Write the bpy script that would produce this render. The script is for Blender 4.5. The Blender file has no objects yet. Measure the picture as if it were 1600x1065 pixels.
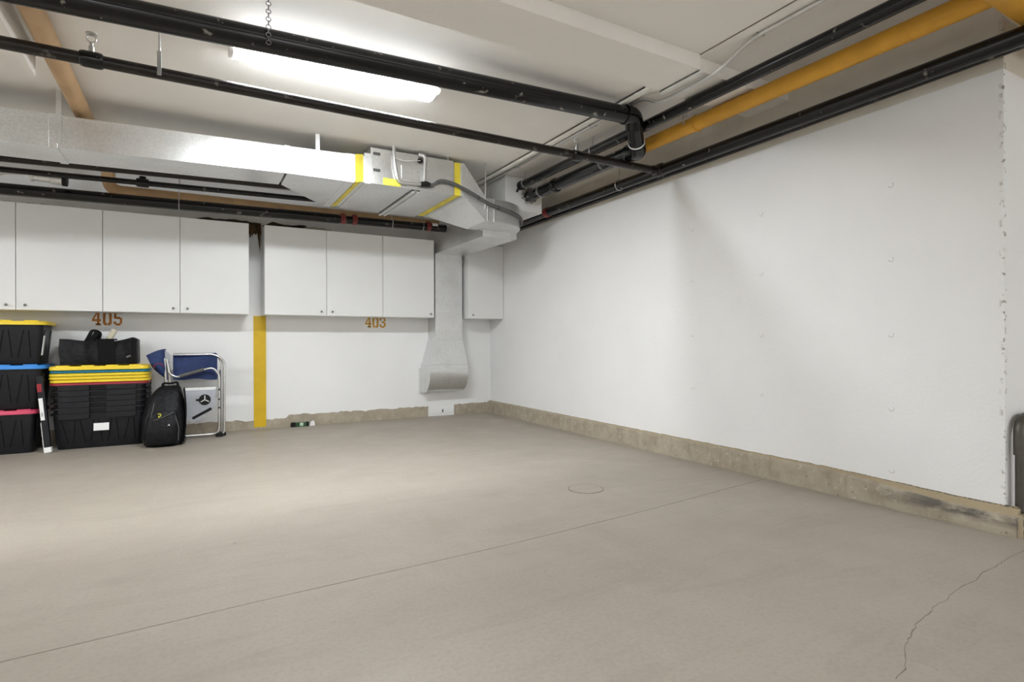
import bpy, bmesh, math, random
from mathutils import Vector, Matrix, noise
random.seed(7)
C = bpy.context.scene.collection
sc = bpy.context.scene

# ------------------------------------------------------------------ camera
def cam_axes(yaw, pitch, roll):
    y, p, ro = map(math.radians, (yaw, pitch, roll))
    f = Vector((math.sin(y)*math.cos(p), math.cos(y)*math.cos(p), math.sin(p)))
    r = Vector((math.cos(y), -math.sin(y), 0)); u = r.cross(f)
    return r*math.cos(ro)+u*math.sin(ro), -r*math.sin(ro)+u*math.cos(ro), f
r_, u_, f_ = cam_axes(29.557, 0.0154, -0.1895)
cd = bpy.data.cameras.new('camera'); cam = bpy.data.objects.new('camera', cd); C.objects.link(cam)
cd.sensor_fit = 'HORIZONTAL'; cd.sensor_width = 36; cd.lens = 874.4/1600*36; cd.clip_start = .02
M4 = Matrix((r_, u_, -f_)).transposed().to_4x4(); M4.translation = (0, 0, 1.0)
cam.matrix_world = M4
sc.camera = cam
# ------------------------------------------------------------------ world + view
w = bpy.data.worlds.new('world'); sc.world = w; w.use_nodes = True
w.node_tree.nodes['Background'].inputs[0].default_value = (.9, .95, 1, 1)
w.node_tree.nodes['Background'].inputs[1].default_value = .05
vs = sc.view_settings
vs.view_transform = 'Standard'; vs.look = 'None'; vs.gamma = 1; vs.use_curve_mapping = False
vs.exposure = 3.42
LAMP = 11.0        # strength of the fluorescent lenses

# ------------------------------------------------------------------ materials
def nt(name):
    m = bpy.data.materials.new(name); m.use_nodes = True
    t = m.node_tree; return m, t, t.nodes['Principled BSDF']
def col4(c): return (c[0], c[1], c[2], 1)
def simple(name, c, rough=.5, metal=0, var=.12, scale=12, bump=.0, bscale=120, coat=0, spec=.5):
    """procedural: base colour broken up by two octaves of noise, optional bump"""
    m, t, b = nt(name); N = t.nodes.new; L = t.links.new
    tc = N('ShaderNodeTexCoord'); nz = N('ShaderNodeTexNoise'); nz.inputs['Scale'].default_value = scale
    nz.inputs['Detail'].default_value = 6
    cr = N('ShaderNodeValToRGB'); cr.color_ramp.elements[0].position = .3; cr.color_ramp.elements[1].position = .7
    cr.color_ramp.elements[0].color = col4([v*(1-var) for v in c]); cr.color_ramp.elements[1].color = col4([min(1, v*(1+var)) for v in c])
    L(tc.outputs['Object'], nz.inputs['Vector']); L(nz.outputs['Fac'], cr.inputs[0]); L(cr.outputs[0], b.inputs['Base Color'])
    b.inputs['Roughness'].default_value = rough; b.inputs['Metallic'].default_value = metal
    b.inputs['Coat Weight'].default_value = coat; b.inputs['Specular IOR Level'].default_value = spec
    if bump:
        n2 = N('ShaderNodeTexNoise'); n2.inputs['Scale'].default_value = bscale; bp = N('ShaderNodeBump')
        bp.inputs['Strength'].default_value = bump; bp.inputs['Distance'].default_value = .01
        L(tc.outputs['Object'], n2.inputs['Vector']); L(n2.outputs['Fac'], bp.inputs['Height']); L(bp.outputs[0], b.inputs['Normal'])
    return m
def mixc(t, fac, a, bcol):
    mx = t.nodes.new('ShaderNodeMix'); mx.data_type = 'RGBA'
    t.links.new(fac, mx.inputs[0])
    for k, s in ((6, a), (7, bcol)):
        if isinstance(s, (tuple, list)): mx.inputs[k].default_value = col4(s)
        else: t.links.new(s, mx.inputs[k])
    return mx.outputs[2]
def noise_mask(t, vec, scale, lo, hi, detail=6, rough=.55, dist=0):
    nz = t.nodes.new('ShaderNodeTexNoise'); nz.inputs['Scale'].default_value = scale; nz.inputs['Detail'].default_value = detail
    nz.inputs['Roughness'].default_value = rough; nz.inputs['Distortion'].default_value = dist
    mr = t.nodes.new('ShaderNodeMapRange'); mr.inputs[1].default_value = lo; mr.inputs[2].default_value = hi
    t.links.new(vec, nz.inputs['Vector']); t.links.new(nz.outputs['Fac'], mr.inputs[0]); return mr.outputs[0]
def math_(t, op, a, b=None):
    n = t.nodes.new('ShaderNodeMath'); n.operation = op; n.use_clamp = op in ('MULTIPLY', 'ADD')
    for k, s in ((0, a), (1, b)):
        if s is None: continue
        if isinstance(s, (int, float)): n.inputs[k].default_value = s
        else: t.links.new(s, n.inputs[k])
    return n.outputs[0]
def rng(t, v, a, b):
    mr = t.nodes.new('ShaderNodeMapRange'); mr.inputs[1].default_value = a; mr.inputs[2].default_value = b
    t.links.new(v, mr.inputs[0]); return mr.outputs[0]
def vscale(t, vec, s):
    mp = t.nodes.new('ShaderNodeMapping'); mp.inputs['Scale'].default_value = s; t.links.new(vec, mp.inputs[0]); return mp.outputs[0]
def pits(t, vec, scale, size, thin):
    """sparse dark pores: voronoi cells, most of them switched off"""
    v = t.nodes.new('ShaderNodeTexVoronoi'); v.inputs['Scale'].default_value = scale; t.links.new(vec, v.inputs['Vector'])
    d = t.nodes.new('ShaderNodeMapRange'); d.inputs[1].default_value = size; d.inputs[2].default_value = size*.5
    t.links.new(v.outputs['Distance'], d.inputs[0])
    sep = t.nodes.new('ShaderNodeSeparateColor'); t.links.new(v.outputs['Color'], sep.inputs[0])
    g = math_(t, 'GREATER_THAN', sep.outputs[0], thin)
    return math_(t, 'MULTIPLY', d.outputs[0], g)

XR_ = 3.64
def mat_wall(name, upper_z=None, pores=True, near_edge=None):
    m, t, b = nt(name); N = t.nodes.new; L = t.links.new
    vec = N('ShaderNodeTexCoord').outputs['Object']
    c = mixc(t, noise_mask(t, vec, 1.3, .35, .7), (.845, .845, .84), (.885, .885, .88))
    if upper_z:
        sx = N('ShaderNodeSeparateXYZ'); L(vec, sx.inputs[0])
        zz = math_(t, 'ADD', sx.outputs[2], 0); n = noise_mask(t, vec, 14, .3, .7)
        h = math_(t, 'MULTIPLY', n, .004)
        bt = math_(t, 'GREATER_THAN', math_(t, 'SUBTRACT', sx.outputs[2], h), upper_z)
        bare = mixc(t, noise_mask(t, vec, 5, .3, .7), (.66, .62, .54), (.74, .70, .62))  # slightly darker, greyer tone for the wall above that height
        c = mixc(t, bt, c, bare)
    if pores:
        pm = pits(t, vec, 11, .055, .66); pm = math_(t, 'MULTIPLY', pm, noise_mask(t, vec, 2.1, .46, .56))
        c = mixc(t, pm, c, (.30, .28, .25))
        p2 = pits(t, vec, 26, .10, .80); p2 = math_(t, 'MULTIPLY', p2, noise_mask(t, vec, 1.2, .5, .66)); p2 = math_(t, 'MULTIPLY', p2, .35)
        c = mixc(t, p2, c, (.42, .40, .37))
    if near_edge is not None:
        sy = N('ShaderNodeSeparateXYZ'); L(vec, sy.inputs[0])
        e = rng(t, sy.outputs[1], near_edge+.022, near_edge)
        e = math_(t, 'MULTIPLY', e, rng(t, sy.outputs[0], XR_+.03, XR_+.02))
        chip = math_(t, 'MULTIPLY', e, noise_mask(t, vec, 34, .56, .64))
        c = mixc(t, chip, c, (.33, .31, .27))
    L(c, b.inputs['Base Color']); b.inputs['Roughness'].default_value = .6
    bp = N('ShaderNodeBump'); bp.inputs['Strength'].default_value = .12; bp.inputs['Distance'].default_value = .01
    n2 = N('ShaderNodeTexNoise'); n2.inputs['Scale'].default_value = 60; n2.inputs['Detail'].default_value = 5
    L(vec, n2.inputs['Vector']); L(n2.outputs['Fac'], bp.inputs['Height']); L(bp.outputs[0], b.inputs['Normal'])
    return m
def mat_floor():
    m, t, b = nt('floor_concrete'); N = t.nodes.new; L = t.links.new
    vec = N('ShaderNodeTexCoord').outputs['Object']
    c = mixc(t, noise_mask(t, vec, .7, .3, .7), (0.366, 0.321, 0.268), (0.406, 0.363, 0.305))
    sw = vscale(t, vec, (1, 5, 1))
    c = mixc(t, math_(t, 'MULTIPLY', noise_mask(t, sw, 1.6, .5, .78, dist=1.2), .40), c, (0.292, 0.254, 0.207))
    c = mixc(t, math_(t, 'MULTIPLY', noise_mask(t, vscale(t, vec, (3, 1, 1)), 2.2, .55, .8, dist=.8), .30), c, (0.453, 0.413, 0.353))
    c = mixc(t, math_(t, 'MULTIPLY', noise_mask(t, vec, 1.15, .62, .74, dist=.5), .40), c, (0.274, 0.227, 0.168))
    c = mixc(t, math_(t, 'MULTIPLY', noise_mask(t, vec, 60, .45, .7), .30), c, (0.262, 0.235, 0.200))
    c = mixc(t, math_(t, 'MULTIPLY', pits(t, vec, 5, .05, .70), .8), c, (0.161, 0.138, 0.111))
    c = mixc(t, math_(t, 'MULTIPLY', pits(t, vec, 22, .09, .88), .5), c, (0.197, 0.174, 0.143))
    L(c, b.inputs['Base Color'])
    rr = N('ShaderNodeMapRange'); rr.inputs[3].default_value = .42; rr.inputs[4].default_value = .62
    L(noise_mask(t, vec, 3, .3, .7), rr.inputs[0]); L(rr.outputs[0], b.inputs['Roughness'])
    bp = N('ShaderNodeBump'); bp.inputs['Strength'].default_value = .10; bp.inputs['Distance'].default_value = .008
    n2 = N('ShaderNodeTexNoise'); n2.inputs['Scale'].default_value = 35; n2.inputs['Detail'].default_value = 8
    L(vec, n2.inputs['Vector']); L(n2.outputs['Fac'], bp.inputs['Height']); L(bp.outputs[0], b.inputs['Normal'])
    return m
def mat_curb(name='curb_concrete', tyre=True):
    m, t, b = nt(name); N = t.nodes.new; L = t.links.new
    vec = N('ShaderNodeTexCoord').outputs['Object']
    c = mixc(t, noise_mask(t, vec, 9, .3, .7), (.335, .285, .215), (.47, .415, .325))
    c = mixc(t, math_(t, 'MULTIPLY', noise_mask(t, vscale(t, vec, (6, 6, .8)), 3, .52, .75), .5), c, (.24, .205, .15))
    c = mixc(t, noise_mask(t, vec, 30, .60, .72), c, (.54, .49, .41))
    c = mixc(t, math_(t, 'MULTIPLY', pits(t, vec, 20, .12, .7), .8), c, (.10, .09, .075))
    if tyre:     # rubber scuffs left by tyres on the near end of the kerb
        sx = N('ShaderNodeSeparateXYZ'); L(vec, sx.inputs[0])
        near = rng(t, sx.outputs[1], 1.95, 1.55); mid = rng(t, sx.outputs[2], .035, .07)
        s = math_(t, 'MULTIPLY', math_(t, 'MULTIPLY', near, mid), noise_mask(t, vscale(t, vec, (1, 1, 2.5)), 9, .38, .58))
        s = math_(t, 'MULTIPLY', s, math_(t, 'SUBTRACT', 1.0, rng(t, sx.outputs[0], 3.598, 3.606)))
        c = mixc(t, math_(t, 'MULTIPLY', s, .85), c, (.085, .08, .075))
    if tyre:     # earthy dust on the ledge
        sl = N('ShaderNodeSeparateXYZ'); L(vec, sl.inputs[0])
        led = math_(t, 'MULTIPLY', rng(t, sl.outputs[0], 3.599, 3.606), noise_mask(t, vec, 12, .2, .5))
        c = mixc(t, math_(t, 'MULTIPLY', led, .8), c, (.40, .315, .19))
        edge = math_(t, 'MULTIPLY', rng(t, sl.outputs[0], 3.630, 3.637), noise_mask(t, vec, 55, .42, .5))
        c = mixc(t, edge, c, (.10, .085, .06))
    L(c, b.inputs['Base Color']); b.inputs['Roughness'].default_value = .85
    bp = N('ShaderNodeBump'); bp.inputs['Strength'].default_value = .5; bp.inputs['Distance'].default_value = .01
    n2 = N('ShaderNodeTexNoise'); n2.inputs['Scale'].default_value = 50; n2.inputs['Detail'].default_value = 8
    L(vec, n2.inputs['Vector']); L(n2.outputs['Fac'], bp.inputs['Height']); L(bp.outputs[0], b.inputs['Normal'])
    return m
def mat_galv(name='galvanised_steel', tone=.74, rough=.30):
    m, t, b = nt(name); N = t.nodes.new; L = t.links.new
    vec = N('ShaderNodeTexCoord').outputs['Object']
    v = N('ShaderNodeTexVoronoi'); v.inputs['Scale'].default_value = 150; L(vec, v.inputs['Vector'])
    sep = N('ShaderNodeSeparateColor'); L(v.outputs['Color'], sep.inputs[0])
    c = mixc(t, sep.outputs[0], [tone*k for k in (.90, .91, .91)], [tone*k for k in (1.10, 1.11, 1.10)])
    c = mixc(t, math_(t, 'MULTIPLY', noise_mask(t, vec, 3, .45, .75), .4), c, (.50, .49, .455))
    L(c, b.inputs['Base Color']); b.inputs['Metallic'].default_value = .85
    rr = N('ShaderNodeMapRange'); rr.inputs[3].default_value = rough-.01; rr.inputs[4].default_value = rough+.05
    L(sep.outputs[1], rr.inputs[0]); L(rr.outputs[0], b.inputs['Roughness'])
    bp = N('ShaderNodeBump'); bp.inputs['Strength'].default_value = .15; bp.inputs['Distance'].default_value = .02
    n2 = N('ShaderNodeTexNoise'); n2.inputs['Scale'].default_value = 3.5
    L(vec, n2.inputs['Vector']); L(n2.outputs['Fac'], bp.inputs['Height']); L(bp.outputs[0], b.inputs['Normal'])
    return m
def mat_pipe(name='black_pipe', base=(.0045, .0042, .004), rough=.24, scuff=.35):
    m, t, b = nt(name); N = t.nodes.new; L = t.links.new
    vec = N('ShaderNodeTexCoord').outputs['Object']
    c = mixc(t, noise_mask(t, vec, 5, .4, .7), base, [k*2.2 for k in base])
    c = mixc(t, math_(t, 'MULTIPLY', noise_mask(t, vec, 16, .64, .70, detail=9), scuff), c, (.45, .43, .38))
    L(c, b.inputs['Base Color']); b.inputs['Roughness'].default_value = rough
    b.inputs['Specular IOR Level'].default_value = .38
    return m
def mat_emit(name, c, s):
    m, t, b = nt(name); b.inputs['Base Color'].default_value = col4((.9, .9, .9))
    b.inputs['Emission Color'].default_value = col4(c); b.inputs['Emission Strength'].default_value = s; return m

M = dict(
    wall=mat_wall('white_wall_paint', pores=False), wall_r=mat_wall('painted_concrete', 2.40, True, 1.262),
    ceil=simple('ceiling_paint', (.885, .86, .82), .8, var=.02, scale=2, bump=.15, bscale=90),
    ceil2=simple('slab_paint', (.84, .81, .76), .8, var=.05, scale=3, bump=.2, bscale=60),
    floor=mat_floor(), curb=mat_curb(), curb_b=mat_curb('wall_base_concrete', False),
    bed=simple('joint_filler', (.22, .195, .16), .9), crack=simple('crack_and_rim_shade', (.20, .175, .145), .9),
    galv=mat_galv(), galv2=mat_galv('old_galvanised_steel', .74, .42), emt=simple('conduit_steel', (.62, .62, .61), .3, metal=.85, var=.06),
    pipe=mat_pipe(), pipe_b=mat_pipe('brown_black_pipe', (.010, .007, .0055), .34, .2), plast=mat_pipe('drain_plastic', (.004, .004, .0045), .17, .5),
    red=simple('red_coupling_paint', (.20, .025, .022), .45), white=simple('white_laminate', (.77, .77, .76), .35, var=.01, scale=4),
    gyel=simple('gas_yellow_paint', (.68, .345, .03), .5, var=.12, scale=6, bump=.1), ytape=simple('yellow_tape', (.80, .66, .05), .5, var=.15, scale=9),
    tan=simple('tan_pipe_wrap', (.52, .34, .18), .6, var=.12, scale=6),
    stripe=simple('yellow_stripe_paint', (.68, .44, .004), .5, var=.06, scale=8), num=simple('orange_number_paint', (.42, .15, .012), .6, var=.3, scale=14),
    num2=simple('ochre_number_paint', (.58, .30, .03), .6, var=.3, scale=14),
    knob=simple('grey_knob', (.18, .18, .18), .3, metal=.8), black=simple('black_plastic', (.0065, .007, .0095), .40, var=.3, scale=20, bump=.08, bscale=200, spec=.35),
    blackd=simple('black_groove', (.0015, .0015, .002), .7, spec=.15), lidy=simple('yellow_lid', (.86, .62, .03), .38, var=.04), lidb=simple('blue_lid', (.04, .26, .72), .38, var=.05),
    lidr=simple('pink_lid', (.62, .06, .13), .38, var=.05), lidred=simple('red_lid', (.36, .03, .05), .4, var=.05), lidt=simple('teal_lid', (.01, .17, .27), .4, var=.05),
    paper=simple('white_paper', (.85, .85, .84), .6, var=.02), print=simple('grey_print', (.12, .12, .12), .6),
    fabric=simple('black_fabric', (.006, .006, .0075), .5, var=.5, scale=30, bump=.6, bscale=28, spec=.22), fabric2=simple('black_webbing', (.003, .003, .0035), .8, var=.2, scale=60, spec=.25),
    navy=simple('navy_fabric', (.012, .030, .115), .7, var=.25, scale=25, bump=.2, bscale=150), alu=simple('aluminium_tube', (.72, .72, .72), .25, metal=.9, var=.05),
    pad=simple('grey_arm_pad', (.10, .10, .10), .5), tray=simple('grey_tray_plastic', (.42, .44, .48), .45, var=.03), trayw=simple('white_tray_edge', (.8, .8, .8), .4),
    cream=simple('cream_foam', (.72, .66, .50), .8, var=.1), kraft=simple('torn_kraft_paper', (.10, .055, .022), .85, var=.5, scale=9), dkraft=simple('dark_torn_paper', (.03, .022, .016), .9, var=.6, scale=8),
    lpaper=simple('pale_torn_paper', (.50, .44, .36), .9, var=.2), rubber=simple('black_rubber', (.006, .006, .006), .6, spec=.3), guard=simple('brown_steel_guard', (.085, .075, .064), .4, metal=.3),
    green=simple('dark_green_plastic', (.02, .07, .025), .4), vial=simple('pale_green_vial', (.45, .62, .45), .2),
    housing=simple('white_lamp_housing', (.8, .8, .8), .4, var=.02), lens=mat_emit('lit_lens', (.93, .97, 1.0), LAMP),
    foam=simple('grey_mineral_wool', (.33, .31, .27), .95, var=.35, scale=40, bump=.6, bscale=120), wire=simple('white_wire', (.7, .7, .68), .5),
    lime=simple('yellow_sticker', (.75, .72, .10), .5), redbox=simple('red_print', (.30, .01, .02), .45), gold=simple('yellow_logo', (.62, .60, .05), .5),
)

# ------------------------------------------------------------------ mesh helpers
class MB:
    def __init__(s): s.bm = bmesh.new(); s.smooth = False
    def quadring(s, rings, cap=True, closed=False, flip=False):
        vs_ = [[s.bm.verts.new(p) for p in r] for r in rings]; n = len(rings[0]); fs = []
        seq = list(zip(vs_, vs_[1:])) + ([(vs_[-1], vs_[0])] if closed else [])
        for a, b in seq:
            for i in range(n):
                f = s.bm.faces.new((a[i], a[(i+1) % n], b[(i+1) % n], b[i])); fs.append(f)
        if cap and not closed:
            s.bm.faces.new(vs_[0][::-1]); s.bm.faces.new(vs_[-1])
        return s
    def box(s, x0, x1, y0, y1, z0, z1, bev=0, rot=None, piv=None):
        vv = [s.bm.verts.new((x, y, z)) for x in (x0, x1) for y in (y0, y1) for z in (z0, z1)]
        ff = [s.bm.faces.new([vv[i] for i in q]) for q in ((0, 1, 3, 2), (4, 6, 7, 5), (0, 4, 5, 1), (2, 3, 7, 6), (0, 2, 6, 4), (1, 5, 7, 3))]
        if bev:
            es = list({e for f in ff for e in f.edges})
            r = bmesh.ops.bevel(s.bm, geom=es, offset=bev, segments=2, affect='EDGES', profile=.5)
            vv = list({v for f in r['faces'] for v in f.verts} | {v for v in vv if v.is_valid})
        if rot is not None:
            p = Vector(piv)
            for v in vv:
                if v.is_valid: v.co = rot @ (v.co-p)+p
        return s
    def prism(s, poly, axis, a, b):
        """poly of 2-D points; axis 'y': points are (x,z); 'x': (y,z); 'z': (x,y)"""
        def P(p, t): return {'y': (p[0], t, p[1]), 'x': (t, p[0], p[1]), 'z': (p[0], p[1], t)}[axis]
        s.quadring([[P(p, a) for p in poly], [P(p, b) for p in poly]]); return s
    def tube(s, pts, r, n=12, closed=False, cap=True):
        pts = [Vector(p) for p in pts]; k = len(pts); rs = r if isinstance(r, (list, tuple)) else [r]*k
        tans = []
        for i in range(k):
            if closed: t = pts[(i+1) % k]-pts[i-1]
            else: t = pts[min(i+1, k-1)]-pts[max(i-1, 0)]
            tans.append(t.normalized())
        up = Vector((0, 0, 1)) if abs(tans[0].z) < .9 else Vector((1, 0, 0))
        nrm = (up-tans[0]*up.dot(tans[0])).normalized(); rings = []
        for i in range(k):
            nrm = (nrm-tans[i]*nrm.dot(tans[i])).normalized(); bn = tans[i].cross(nrm)
            rings.append([pts[i]+(nrm*math.cos(2*math.pi*j/n)+bn*math.sin(2*math.pi*j/n))*rs[i] for j in range(n)])
        s.smooth = True; return s.quadring(rings, cap=cap, closed=closed)
    def torus(s, c, axis, R, r, n=20, m=8, a0=0, a1=2*math.pi):
        ax = {'x': (Vector((0, 1, 0)), Vector((0, 0, 1))), 'y': (Vector((1, 0, 0)), Vector((0, 0, 1))), 'z': (Vector((1, 0, 0)), Vector((0, 1, 0)))}[axis]
        full = abs(a1-a0-2*math.pi) < 1e-4; q = n if full else n+1
        return s.tube([Vector(c)+(ax[0]*math.cos(a0+(a1-a0)*i/n)+ax[1]*math.sin(a0+(a1-a0)*i/n))*R for i in range(q)], r, m, closed=full)
    def disc(s, c, axis, R, t, n=20):
        d = {'x': Vector((1, 0, 0)), 'y': Vector((0, 1, 0)), 'z': Vector((0, 0, 1))}[axis]*t*.5
        return s.tube([Vector(c)-d, Vector(c)+d], R, n)
    def grid(s, fn, nu, nv):
        s.pts = [[Vector(fn(i/nu, j/nv)) for j in range(nv+1)] for i in range(nu+1)]
        s.smooth = True; return s
    def thicken(s, t, d=(0, 1, 0)):
        """closed shell: the sheet and its copy shifted by t along d, joined round the border"""
        nu, nv = len(s.pts)-1, len(s.pts[0])-1; off = Vector(d)*t
        A = [[s.bm.verts.new(p) for p in row] for row in s.pts]; B = [[s.bm.verts.new(p+off) for p in row] for row in s.pts]
        for i in range(nu):
            for j in range(nv):
                s.bm.faces.new((A[i][j], A[i+1][j], A[i+1][j+1], A[i][j+1])); s.bm.faces.new((B[i][j], B[i][j+1], B[i+1][j+1], B[i+1][j]))
        rim = [(i, 0) for i in range(nu)]+[(nu, j) for j in range(nv)]+[(i, nv) for i in range(nu, 0, -1)]+[(0, j) for j in range(nv, 0, -1)]
        for (a, b), (c, d_) in zip(rim, rim[1:]+rim[:1]): s.bm.faces.new((A[c][d_], A[a][b], B[a][b], B[c][d_]))
        return s
def world_loc(o):
    v = Vector((0, 0, 0))
    while o is not None: v += o.location; o = o.parent
    return v
def part(name, mb, mat, parent=None, smooth=None, label=None):
    me = bpy.data.meshes.new(name); bm = mb.bm
    bmesh.ops.recalc_face_normals(bm, faces=bm.faces)
    off = world_loc(parent) if parent else Vector((0, 0, 0))
    if parent:
        for v in bm.verts: v.co -= off
    sm = mb.smooth if smooth is None else smooth
    bm.to_mesh(me); bm.free()
    me.materials.append(M[mat] if isinstance(mat, str) else mat)
    if sm:
        me.polygons.foreach_set('use_smooth', [True]*len(me.polygons))
        try: me.set_sharp_from_angle(angle=math.radians(38))
        except Exception: pass
    o = bpy.data.objects.new(name, me); C.objects.link(o); o.parent = parent
    if label: o['label'] = label
    return o
def tag(o, label, cat, group=None, kind=None):
    o['label'] = label; o['category'] = cat
    if group: o['group'] = group
    if kind: o['kind'] = kind
    return o
def thing(name, label, cat, loc, group=None):
    o = bpy.data.objects.new(name, None); C.objects.link(o); o.location = loc; o.empty_display_size = .05
    return tag(o, label, cat, group)
def struct(name, mb, mat, parent=None, label=None, smooth=None):
    o = part(name, mb, mat, parent, smooth)
    if parent is None:
        o['kind'] = 'structure'
        if label: o['label'] = label
    return o
def copy_tree(o, parent=None):
    c = o.copy(); C.objects.link(c); c.parent = parent
    for ch in list(o.children): copy_tree(ch, c)
    return c
def fillet(pts, r, n=6):
    pts = [Vector(p) for p in pts]; out = [pts[0]]
    for a, b, c in zip(pts, pts[1:], pts[2:]):
        u, v = (a-b), (c-b); d = min(r, u.length*.48, v.length*.48); p0 = b+u.normalized()*d; p1 = b+v.normalized()*d
        for i in range(n+1):
            t = i/n; out.append(p0*(1-t)**2+b*2*t*(1-t)+p1*t*t)
    out.append(pts[-1]); return out
def rrect(cx, cy, hx, hy, rad, z, n=4):
    o = []
    for k, (sx, sy) in enumerate(((1, 1), (-1, 1), (-1, -1), (1, -1))):
        for i in range(n+1):
            a = math.pi/2*(k+i/n); o.append((cx+sx*(hx-rad)+rad*math.cos(a), cy+sy*(hy-rad)+rad*math.sin(a), z))
    return o

# ================================================================== THE ROOM
ZC = 2.78; YB = 7.04; XR = 3.64; YE = 1.26; XC = 2.745
# floor: two slabs either side of a saw-cut joint
J = [(-7.2, 1.92), (-.53, 2.318), (.20, 2.362), (1.357, 2.405), (2.256, 2.476), (3.503, 2.612), (8.2, 3.1)]
g = .0026
mb = MB()
mb.prism([(x, y+g) for x, y in J]+[(8.2, 7.4), (-7.2, 7.4)], 'z', -.2, 0)
mb.prism([(-7.2, -7.2), (8.2, -7.2)]+[(x, y-g) for x, y in J[::-1]], 'z', -.2, 0)
floor = struct('floor', mb, 'floor', label='beige concrete garage floor')
part('joint_filler', MB().prism([(x, y-.02) for x, y in J]+[(x, y+.02) for x, y in J[::-1]], 'z', -.19, -.0025), 'bed', floor)
cr = [(3.435, 1.118), (3.2, 1.108), (3.12, 1.098), (2.986, 1.098), (2.82, 1.078), (2.67, 1.075), (2.526, 1.053), (2.40, 1.045), (2.33, 1.028), (2.20, 1.010), (2.10, .982), (2.013, .956), (1.90, .90), (1.798, .88)]
cr2 = []
for (xa, ya), (xb, yb) in zip(cr, cr[1:]):
    for i in range(4): cr2.append((xa+(xb-xa)*i/4+random.uniform(-.006, .006), ya+(yb-ya)*i/4+random.uniform(-.005, .005)))
cr = cr2+[cr[-1]]
cw = [.0005+.0013*random.random() for _ in cr]
part('crack', MB().prism([(x, y+wd) for (x, y), wd in zip(cr, cw)]+[(x, y-wd) for (x, y), wd in list(zip(cr, cw))[::-1]], 'z', -.002, .0006), 'crack', floor)
co = part('cleanout_cover', MB().disc((2.30, 3.05, .0006), 'z', .115, .003, 40), 'floor', floor)
part('cover_ring', MB().torus((2.30, 3.05, .0005), 'z', .118, .0018, 48, 6), 'crack', co)

# walls
struct('wall_back', MB().box(-7.2, 4.6, YB, YB+.2, 0, 3.0), 'wall', label='white painted rear wall')
wr = struct('wall_right', MB().box(XR, 4.6, YE, YB, 0, 3.0), 'wall_r', label='white painted concrete side wall')
for (y, z) in [(3.34, 1.934), (3.34, 1.504), (3.34, 1.047), (3.34, .606), (2.683, 1.932), (2.683, 1.493), (2.683, 1.04), (2.683, .605), (1.80, 1.929), (1.80, 1.484), (1.80, 1.03), (1.80, .587), (1.80, .215)]:
    hole = part('tie_hole', MB().disc((XR-.0004, y, z), 'x', .016, .002, 18), 'wall', wr)
    part('rim_shadow', MB().torus((XR-.0008, y, z), 'x', .0145, .0011, 16, 5, 2.2, 6.2), 'crack', hole)  # dark arc drawn in for the shadow along the hole's rim
struct('wall_left', MB().box(-7.2, -7.0, -7.2, YB+.2, 0, 3.0), 'wall')
struct('wall_front', MB().box(-7.2, 8.2, -7.2, -7.0, 0, 3.0), 'wall')
struct('wall_side', MB().box(8.0, 8.2, -7.0, 1.4, 0, 3.0), 'wall')
struct('wall_return', MB().box(4.6, 8.2, YE+.1, YE+.3, 0, 3.0), 'wall')
# ceiling: main slab, slightly lower bay along the right wall, dropped beam, panel step on the left
ceil = struct('ceiling', MB().box(-7.2, XC, -7.2, YB+.2, ZC, 3.0).box(XC, 8.2, -7.2, YB+.2, ZC-.012, 3.0), 'ceil', label='pale beige painted ceiling')
part('edge_strip', MB().box(XC, XC+.03, 2.80, 7.0, ZC-.035, ZC-.001), 'ceil', ceil)
part('dropped_panel', MB().box(-.86, -.83, 3.3, 4.35, 2.605, ZC).box(-4.5, -.86, 3.3, 4.35, 2.70, ZC), 'ceil', ceil)
part('ceiling_joint', MB().box(XC-.006, XC+.001, -6.0, 2.45, ZC-.004, ZC), 'crack', ceil)
beam = struct('trim_1', MB().box(-7.0, XC, 2.45, 2.80, 2.69, ZC), 'ceil', label='shallow dropped ceiling beam')
part('beam_end', MB().box(XC, XR, 2.46, 2.80, 2.682, ZC), 'ceil2', beam)
part('corner_bead', MB().box(XC, XC+.022, 2.45, 2.80, 2.668, 2.69), 'white', beam)
# concrete kerb along the right wall, chipped and rounded at the near end
def kerb():
    rings = []; n = 120
    for i in range(n+1):
        y = 1.20+(YB-1.20)*i/n; nz = noise.noise((y*6, 0, 0)); n2 = noise.noise((y*17, 3, 0))
        k = max(0, min(1, (2.3-y)/1.0)); k = k*k*(3-2*k); zt = .155-.052*k+.006*nz+.003*n2; xf = 3.590+.004*nz*k
        lip = .006+.018*k
        rings.append([(xf, y, -.02), (xf, y, zt-lip*1.2), (xf+lip*.5, y, zt), (3.620, y, .160-.030*k+.004*n2), (3.645, y, .166-.018*k+.006*n2), (3.66, y, .10), (3.66, y, -.02)])
    return rings
kb = struct('baseboard_right', MB().quadring(kerb()), 'curb', label='stained concrete kerb')
part('kerb_return', MB().box(3.600, 4.6, 1.185, YE-.001, -.02, .112, .012), 'curb', kb)
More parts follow.
